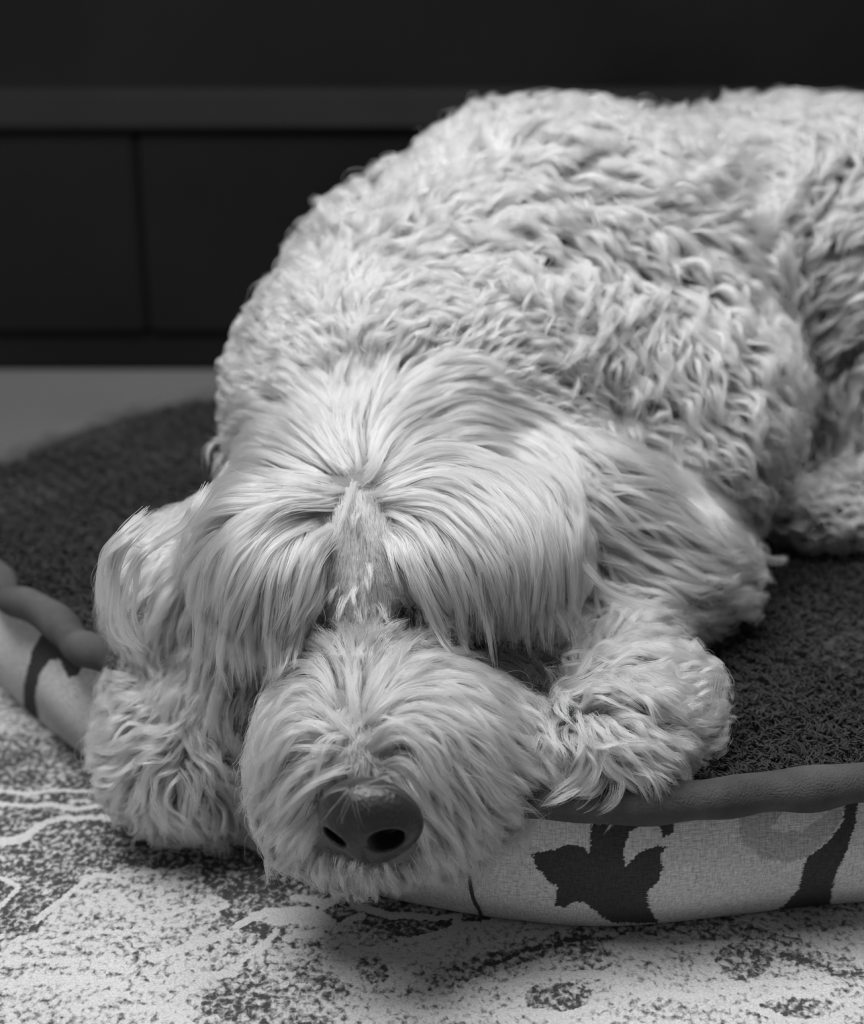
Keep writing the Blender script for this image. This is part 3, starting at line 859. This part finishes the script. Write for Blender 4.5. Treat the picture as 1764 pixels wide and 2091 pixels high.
DARK = [
    [(1200, 1600), (1205, 1680), (1203, 1745), (1190, 1728), (1160, 1724), (1130, 1735), (1086, 1742), (1095, 1772), (1120, 1800), (1138, 1812), (1132, 1850), (1152, 1854), (1170, 1842),
     (1190, 1842), (1215, 1862), (1250, 1885), (1345, 1885), (1325, 1850), (1322, 1820), (1345, 1800), (1355, 1770), (1350, 1745), (1363, 1728), (1340, 1728), (1310, 1738),
     (1290, 1755), (1278, 1770), (1272, 1740), (1285, 1700), (1310, 1683), (1345, 1685), (1352, 1710), (1375, 1700), (1382, 1663), (1430, 1652), (1470, 1635), (1480, 1600)],
    [(1735, 1600), (1770, 1600), (1752, 1630), (1748, 1680), (1728, 1740), (1705, 1790), (1690, 1870), (1500, 1890), (1560, 1870), (1600, 1850), (1630, 1815), (1645, 1755), (1690, 1720), (1720, 1680)],
    # left arc and leaf
    [(95, 1275), (65, 1330), (48, 1400), (48, 1460), (65, 1500), (85, 1520), (80, 1470), (72, 1420), (80, 1380), (100, 1350), (122, 1345), (132, 1370), (140, 1385), (160, 1378), (175, 1350), (170, 1310), (130, 1275)],
]
MID = [
    [(1510, 1600), (1505, 1690), (1520, 1725), (1560, 1755), (1610, 1762), (1650, 1750), (1690, 1715), (1720, 1670), (1735, 1600)],
    [(215, 1400), (205, 1450), (215, 1490), (260, 1480), (290, 1400)],
]
LIGHT = [[(1600, 1650), (1585, 1680), (1570, 1690), (1600, 1700), (1640, 1695), (1690, 1660), (1700, 1645)]]
P_ = np.stack([x, y], 1)
val = np.zeros(len(V2))
val[poly_mask(P_, MID)] = .5
val[poly_mask(P_, LIGHT)] = .0
val[poly_mask(P_, DARK)] = 1
# the same leaves go on round the parts of the wall outside the picture
SSf = np.tile(np.arange(C2) / C2 * RIML, R2); TTf = np.repeat(np.linspace(0, 1, R2), C2)
out = (uv[:, 0] > 1790) | (V2[:, 1] > 1.0) | (uv[:, 0] < -20)
cyc = (SSf * 7.5) % 1; lobe = np.abs(cyc - .5 + .12 * np.sin(TTf * 6)) < (.13 + .09 * np.sin(TTf * 9 + 1))
val[out & lobe] = 1
jj, ii = np.meshgrid(np.arange(R2 - 1), np.arange(C2), indexing='ij'); jj = jj.ravel(); ii = ii.ravel()
Fa = np.stack([jj * C2 + ii, (jj + 1) * C2 + ii, (jj + 1) * C2 + (ii + 1) % C2, jj * C2 + (ii + 1) % C2], 1)
def fast_mesh(name, V, Fq, mat):
    me = bpy.data.meshes.new(name)
    me.vertices.add(len(V)); me.vertices.foreach_set('co', np.ascontiguousarray(V, dtype=np.float32).ravel())
    me.loops.add(Fq.size); me.loops.foreach_set('vertex_index', np.ascontiguousarray(Fq, dtype=np.int32).ravel())
    me.polygons.add(len(Fq)); me.polygons.foreach_set('loop_start', np.arange(len(Fq), dtype=np.int32) * Fq.shape[1])
    me.update(calc_edges=True); me.validate()
    me.polygons.foreach_set('use_smooth', np.ones(len(me.polygons), bool))
    me.materials.append(mat)
    return me
me2 = fast_mesh('side_panel', V2, Fa, side.data.materials[0])
a = me2.attributes.new('print_pattern', 'FLOAT', 'POINT'); a.data.foreach_set('value', val.astype(np.float32))
cuv = np.stack([SSf, TTf * .1, np.zeros(len(SSf))], 1).astype(np.float32)
a = me2.attributes.new('cloth_uv', 'FLOAT_VECTOR', 'POINT'); a.data.foreach_set('vector', cuv.ravel())
side.data = me2

# piping
def tube(path, rad, seg=14, closed=True):
    n = len(path); T = np.roll(path, -1, 0) - np.roll(path, 1, 0)
    if not closed: T[0] = path[1] - path[0]; T[-1] = path[-1] - path[-2]
    T = norm(T); Up = np.tile([0, 0, 1.0], (n, 1)); S = norm(np.cross(T, Up)); U2 = np.cross(S, T)
    a = np.linspace(0, 2 * np.pi, seg, endpoint=False)
    V = path[:, None] + rad[:, None, None] * (np.cos(a)[None, :, None] * S[:, None] + np.sin(a)[None, :, None] * U2[:, None])
    m = n if closed else n - 1
    i, k = np.meshgrid(np.arange(m), np.arange(seg), indexing='ij'); i = i.ravel(); k = k.ravel()
    F = np.stack([i * seg + k, i * seg + (k + 1) % seg, ((i + 1) % n) * seg + (k + 1) % seg, ((i + 1) % n) * seg + k], 1)
    return V.reshape(-1, 3), F
M_PIPE = simple_mat('grey_piping_cloth', .060, .8, bump=.5, bscale=900, var=.35, vscale=45, spec=.3)
ss = SSS
leftside = np.clip((-.12 - RIM[:, 0]) / .1, 0, 1) * (RIM[:, 1] < 1.15)
wob = leftside * (.0035 * np.sin(ss * 75 + .9)) + .0008 * np.sin(ss * 130)
zw = BED_Z + .002 + leftside * .003 * np.sin(ss * 75 + 2.2)
pp = np.column_stack([RIM + NOUT * (.002 + wob)[:, None], zw])
rad = .0098 + .0012 * np.sin(ss * 47) * np.sin(ss * 31 + 1) + .0006 * np.sin(ss * 160)
Vp, Fp = tube(pp, rad)
pip = bpy.data.objects.new('piping', fast_mesh('piping', Vp, Fp, M_PIPE)); COL.objects.link(pip)
pip.parent = bed_root; pip.location = -BL0
# side seam
sm = []
i0 = int(np.argmin(np.abs(project(np.column_stack([RIM, np.full(len(RIM), .04)]))[:, 0] - 968) + 500 * (RIM[:, 1] > .9)))
for j in range(33): sm.append(SV.reshape(33, -1, 3)[j, i0] + np.append(NOUT[i0] * .0006, 0))
Vs, Fs = tube(np.array(sm), .0007 + .0004 * np.abs(np.sin(np.arange(33) * 1.3)), 6, False)
sme = bpy.data.objects.new('seam', fast_mesh('seam', Vs, Fs, simple_mat('dark_thread', .03, .8))); COL.objects.link(sme)
sme.parent = bed_root; sme.location = -BL0; sme['label'] = 'dark vertical seam in the pale side'

# fleece top: a dimpled sheet plus curly pile
M_FLEECE = simple_mat('dark_fleece', .035, .95, bump=1, bscale=300, var=.5, vscale=120, spec=.1)
st = .004
gx = np.arange(-.34, 1.13, st); gy = np.arange(.66, 1.39, st)
GXX, GYY = np.meshgrid(gx, gy); nx, ny = len(gx), len(gy)
PT = np.column_stack([GXX.ravel(), GYY.ravel()])
shr = cen = RIM.mean(0)
RI = (RIM - NOUT * .004)[::6]
ins = in_poly(PT[:, 0], PT[:, 1], RI)
z = BED_Z + .0005 + .0025 * snoise(np.column_stack([PT, np.zeros(len(PT))]), 30, 4)[:, 0] + .0008 * snoise(np.column_stack([PT, np.zeros(len(PT))]), 600, 5)[:, 0]
VT = np.column_stack([PT, z])
jj, ii = np.meshgrid(np.arange(ny - 1), np.arange(nx - 1), indexing='ij'); jj = jj.ravel(); ii = ii.ravel()
FT = np.stack([jj * nx + ii, jj * nx + ii + 1, (jj + 1) * nx + ii + 1, (jj + 1) * nx + ii], 1)
FT = FT[ins[FT].all(1)]
used, inv = np.unique(FT, return_inverse=True)
top = bpy.data.objects.new('fleece_top', fast_mesh('fleece_top', VT[used], inv.reshape(-1, 4), M_FLEECE)); COL.objects.link(top)
top.parent = bed_root; top.location = -BL0
# base under the wall
Vb = np.vstack([np.column_stack([RIM - NOUT * .024, np.full(len(RIM), .0045)]), [[cen[0], cen[1], .0045]]])
Fb = [(i, (i + 1) % len(RIM), len(RIM)) for i in range(len(RIM))]
bb = mesh_obj('base', Vb, Fb, simple_mat('base_cloth', .1, .9)); bb.parent = bed_root; bb.location = -BL0

def pile():
    r = np.random.default_rng(5)
    n = 120000
    y = .665 + (1.38 - .665) * r.random(n * 2) ** 1.7
    x = r.uniform(-.34, .75, n * 2)
    m = in_poly(x, y, (RIM - NOUT * .002)[::6])
    x, y = x[m], y[m]
    P0 = np.column_stack([x, y, np.full(len(x), BED_Z)])
    # skip what lies right under the dog
    m = sdf(P0 + [0, 0, .01]) > -.012
    P0 = P0[m]; n = len(P0)
    cell = .0042
    th = snoise(P0, 420, 1)[:, 0] * 3 + r.uniform(-.6, .6, n)
    d = np.stack([np.cos(th), np.sin(th), np.zeros(n)], 1)
    tuft = snoise(P0, 900, 8)[:, 0]
    hgt = .0040 + .0030 * tuft[:, None]
    k = 6; s = np.linspace(0, 1, k)
    P = P0[:, None] + d[:, None] * (np.sin(s * 3.6) * .0026)[None, :, None] + np.array([0, 0, 1.0]) * ((s * 1.25 - s ** 3 * .35)[None] * hgt)[..., None]
    P = P + (np.cross(d, [0, 0, 1.0]))[:, None] * (np.sin(s * 5) * .001)[None, :, None]
    R = np.tile(.00062 * (1 - .3 * s), (n, 1)) * r.uniform(.7, 1.3, (n, 1))
    m = fur_mat('dark_pile', .10, .6)
    mm = simple_mat('dark_pile_cloth', .032, .9, var=.3, vscale=300, spec=.15)
    o = write_curves('fleece_pile', P, R, mm); o.parent = bed_root; o.location = -BL0
if HAIR: pile()

# ------------------------------------------------------------------ rug
def seg_d(P, a, b):
    a = np.array(a); b = np.array(b); ab = b - a
    t = np.clip(((P - a) @ ab) / max(ab @ ab, 1e-9), 0, 1)
    return np.linalg.norm(P - a - t[:, None] * ab, axis=1)
def rug():
    root_z = .003
    st = .0011
    gx = np.arange(-.36, .40, st); gy = np.arange(.50, 1.02, st)
    X, Y = np.meshgrid(gx, gy); P3 = np.column_stack([X.ravel(), Y.ravel(), np.full(X.size, .003)])
    uv = project(P3)
    wv = snoise(P3, 160, 2) * 5; uvw = uv + wv[:, :2]
    val = np.full(len(P3), .50)      # darkness amount, 0 = bare light ground, 1 = densely dark
    def reg(poly, v):
        val[in_poly(uvw[:, 0], uvw[:, 1], np.array(poly, float))] = v
    reg([(-200, 1500), (700, 1500), (1000, 1830), (880, 1900), (520, 1800), (250, 1760), (150, 1830), (80, 1900), (-50, 1960), (-200, 1980)], .80)
    reg([(350, 1740), (640, 1700), (1200, 1860), (960, 1960), (800, 1900), (620, 1860), (560, 1930), (430, 1860)], .85)
    reg([(160, 1790), (400, 1770), (470, 1850), (380, 1900), (430, 1960), (300, 2000), (150, 1960), (80, 1900)], .42)
    reg([(-200, 1920), (160, 1900), (300, 1960), (460, 1960), (420, 2060), (360, 2100), (-200, 2120)], .40)
    reg([(560, 1930), (700, 1950), (1050, 1860), (1240, 1875), (1000, 1970), (900, 2030), (760, 2070), (700, 2000)], .26)
    reg([(400, 2060), (470, 1980), (640, 1950), (720, 2010), (720, 2100), (400, 2100)], .62)
    reg([(720, 2010), (850, 2060), (740, 2100), (700, 2100)], .3)
    reg([(840, 1960), (1000, 1900), (1240, 1870), (1800, 1860), (1900, 2400), (800, 2400)], .33)
    # arched band at right
    def band(pts, w, v, w2=None):
        d = np.full(len(P3), 1e9)
        pts = np.array(pts, float); q = []
        for i in range(len(pts) - 1): d = np.minimum(d, seg_d(uvw, pts[i], pts[i + 1]))
        val[d < w] = v
    arch = [(900, 2010), (990, 1970), (1130, 1930), (1270, 1890), (1400, 1885), (1500, 1900), (1620, 1940), (1764, 1985)]
    band(arch, 24, .62)
    band([(990, 1972), (1100, 1938), (1200, 1912)], 5, 1.0); band([(1600, 1950), (1764, 1990)], 5, .9)
    for c, rx, ry, v in [((1140, 2035), 70, 34, .75), ((1370, 2055), 75, 22, .45), ((1620, 2060), 95, 26, .65), ((1520, 1960), 60, 34, .7), ((1200, 1960), 60, 26, .6), ((1400, 1930), 50, 20, .35), ((760, 1980), 34, 30, .7), ((480, 2050), 70, 34, .8)]:
        q = (uvw - c) / [rx, ry]; val[(q ** 2).sum(1) < 1] = v
    for pts in ([(1040, 2010), (1120, 1985), (1240, 1995), (1330, 2030), (1440, 2035), (1540, 2005), (1650, 2005)], [(1060, 2060), (1140, 2078), (1230, 2055)], [(1530, 2055), (1600, 2028), (1700, 2020)], [(1530, 2055), (1600, 2085), (1700, 2090)]):
        band(pts, 6, 0)
    # light line work
    for pts, w in [([(-60, 1735), (60, 1700), (130, 1668), (260, 1670)], 6), ([(-60, 1617), (230, 1620)], 3.5), ([(-60, 1641), (240, 1648)], 4),
                   ([(80, 1880), (130, 1830), (190, 1790), (320, 1778)], 5), ([(240, 1820), (300, 1870), (400, 1850)], 5), ([(0, 1850), (35, 1805), (-20, 1790)], 5), ([(20, 1935), (140, 1910), (290, 1900)], 4),
                   ([(20, 1965), (200, 1975), (260, 1985)], 5), ([(150, 2070), (230, 2020), (330, 2050)], 5), ([(340, 2060), (420, 2000), (490, 1975)], 7), ([(340, 2060), (410, 2095)], 6), ([(260, 2060), (340, 2060)], 5),
                   ([(700, 1820), (720, 1850), (800, 1872), (940, 1872), (920, 1910), (860, 1935)], 6), ([(660, 1925), (700, 1880), (740, 1870)], 6), ([(605, 1835), (660, 1850), (710, 1830)], 8),
                   ([(300, 1960), (420, 1920), (520, 1880)], 6), ([(560, 1900), (480, 1980), (300, 2020)], 5), ([(-50, 2020), (120, 1995), (260, 2010)], 6)]:
        band(pts, w, 0)
    for poly in ([(508, 1872), (540, 1856), (640, 1858), (690, 1870), (680, 1888), (560, 1890), (520, 1884)], [(570, 1915), (640, 1895), (680, 1910), (630, 1918)], [(205, 1965), (245, 1955), (262, 1985), (215, 1975)], [(370, 2060), (420, 2100), (350, 2100)]):
        val[in_poly(uvw[:, 0], uvw[:, 1], np.array(poly, float))] = 0
    ny, nx = X.shape
    jj, ii = np.meshgrid(np.arange(ny - 1), np.arange(nx - 1), indexing='ij'); jj = jj.ravel(); ii = ii.ravel()
    F = np.stack([jj * nx + ii, jj * nx + ii + 1, (jj + 1) * nx + ii + 1, (jj + 1) * nx + ii], 1)
    # the rest of the rug, coarse, with the same slab thickness
    m, nt, b = new_mat('faded_rug')
    b.inputs['Roughness'].default_value = .9; b.inputs['Specular IOR Level'].default_value = .2
    A = N(nt, 'ShaderNodeAttribute'); A.attribute_name = 'dye'
    tc = N(nt, 'ShaderNodeTexCoord')
    def nz(scale, det, st=(1, 1, 1), dist=0):
        mp = N(nt, 'ShaderNodeMapping'); mp.inputs['Scale'].default_value = st
        nt.links.new(tc.outputs['Object'], mp.inputs['Vector'])
        n = N(nt, 'ShaderNodeTexNoise'); n.inputs['Scale'].default_value = scale; n.inputs['Detail'].default_value = det; n.inputs['Distortion'].default_value = dist
        nt.links.new(mp.outputs[0], n.inputs['Vector']); return n.outputs['Fac']
    n1 = nz(310, 5, (1, .8, 1), .3); n2 = nz(60, 4, dist=.5); n3 = nz(900, 2)
    # threshold: dark where noise < f(dye)
    def math_(op, a_, b_=None):
        n = N(nt, 'ShaderNodeMath', operation=op)
        for i, v in enumerate((a_, b_)):
            if v is None: continue
            if isinstance(v, (int, float)): n.inputs[i].default_value = v
            else: nt.links.new(v, n.inputs[i])
        return n.outputs[0]
    mixn = math_('ADD', math_('MULTIPLY', n1, .72), math_('MULTIPLY', n2, .28))
    thr = math_('ADD', math_('MULTIPLY', A.outputs['Fac'], .27), .345)
    diff = math_('SUBTRACT', mixn, thr)
    mr = N(nt, 'ShaderNodeMapRange'); mr.interpolation_type = 'SMOOTHSTEP'
    mr.inputs['From Min'].default_value = -.13; mr.inputs['From Max'].default_value = .10
    mr.inputs['To Min'].default_value = .05; mr.inputs['To Max'].default_value = .47
    nt.links.new(diff, mr.inputs['Value'])
    fine = N(nt, 'ShaderNodeMapRange'); fine.inputs['From Min'].default_value = .3; fine.inputs['From Max'].default_value = .7; fine.inputs['To Min'].default_value = .82; fine.inputs['To Max'].default_value = 1.15
    nt.links.new(n3, fine.inputs['Value'])
    col = math_('MULTIPLY', mr.outputs[0], fine.outputs[0])
    nt.links.new(col, b.inputs['Base Color'])
    bp = N(nt, 'ShaderNodeBump'); bp.inputs['Strength'].default_value = .6; bp.inputs['Distance'].default_value = .001
    nt.links.new(math_('ADD', n3, n1), bp.inputs['Height']); nt.links.new(bp.outputs[0], b.inputs['Normal'])
    me = fast_mesh('rug', P3, F, m)
    a = me.attributes.new('dye', 'FLOAT', 'POINT'); a.data.foreach_set('value', val.astype(np.float32))
    r = bpy.data.objects.new('rug', me); COL.objects.link(r)
    tag(r, 'faded pale and charcoal patterned rug under the dog bed', 'rug')
    # outer rug: ring around the fine patch and the edge thickness
    x0, x1, y0, y1 = gx[0], gx[-1], gy[0], gy[-1]
    O = [(-1.1, .15), (1.5, .15), (1.5, 1.22), (-1.1, 1.22)]; I = [(x0, y0), (x1, y0), (x1, y1), (x0, y1)]
    V = [(p[0], p[1], .003) for p in O] + [(p[0], p[1], .003) for p in I] + [(p[0], p[1], -.003 + .0035) for p in O]
    F2 = [(0, 1, 5, 4), (1, 2, 6, 5), (2, 3, 7, 6), (3, 0, 4, 7)] + [(8 + i, 8 + (i + 1) % 4, (i + 1) % 4, i) for i in range(4)]
    ro = mesh_obj('border', V, F2, m, r, smooth=False)
    a = ro.data.attributes.new('dye', 'FLOAT', 'POINT'); a.data.foreach_set('value', [.55] * len(V))
rug()

# ------------------------------------------------------------------ room
M_FLOOR = simple_mat('grey_floor', .085, .55, bump=.2, bscale=60, var=.12, vscale=3)
fl = mesh_obj('floor', [(-3, -1.5, 0), (3.5, -1.5, 0), (3.5, 3, 0), (-3, 3, 0)], [(0, 1, 2, 3)], M_FLOOR, smooth=False); tag(fl, kind='structure')
M_WALL = simple_mat('dark_wall', .03, .8, var=.2, vscale=2)
wl = box_obj('wall_back', (-3, 2.2, 0), (3.5, 2.3, 2.6), M_WALL, bev=0); tag(wl, kind='structure')

M_CAB = simple_mat('dark_cabinet_wood', .006, .5, var=.4, vscale=4, spec=.25)
M_RAIL = simple_mat('cabinet_rail_wood', .020, .5, var=.3, vscale=3, spec=.3)
cab = empty('cabinet', (0, 1.9, 0))
tag(cab, 'low dark cabinet out of focus behind the dog, with a paler front rail', 'cabinet')
def cpart(name, lo, hi, mat, bev=.004):
    o = box_obj(name, lo, hi, mat, bev=bev); o.parent = cab; o.location = (0, -1.9, 0); return o
yb = 1.66
cpart('plinth', (-1.5, yb + .008, 0), (1.5, 2.15, .04), M_CAB)
for k in range(5):
    x0 = -1.5 + k * .6
    d = cpart('door', (x0 + .0012, yb + .004, .042), (x0 + .5988, yb + .024, .248), M_CAB)
    cpart('handle', (x0 + .28, yb - .008, .20), (x0 + .32, yb + .006, .206), M_CAB, .001)
cpart('carcass', (-1.5, yb + .026, .04), (1.5, 2.15, .25), M_CAB)
cpart('front_rail', (-1.5, yb, .254), (1.5, yb + .02, .2945), M_RAIL)
cpart('upper_front', (-1.5, yb + .006, .25), (1.5, 2.15, .62), M_CAB)
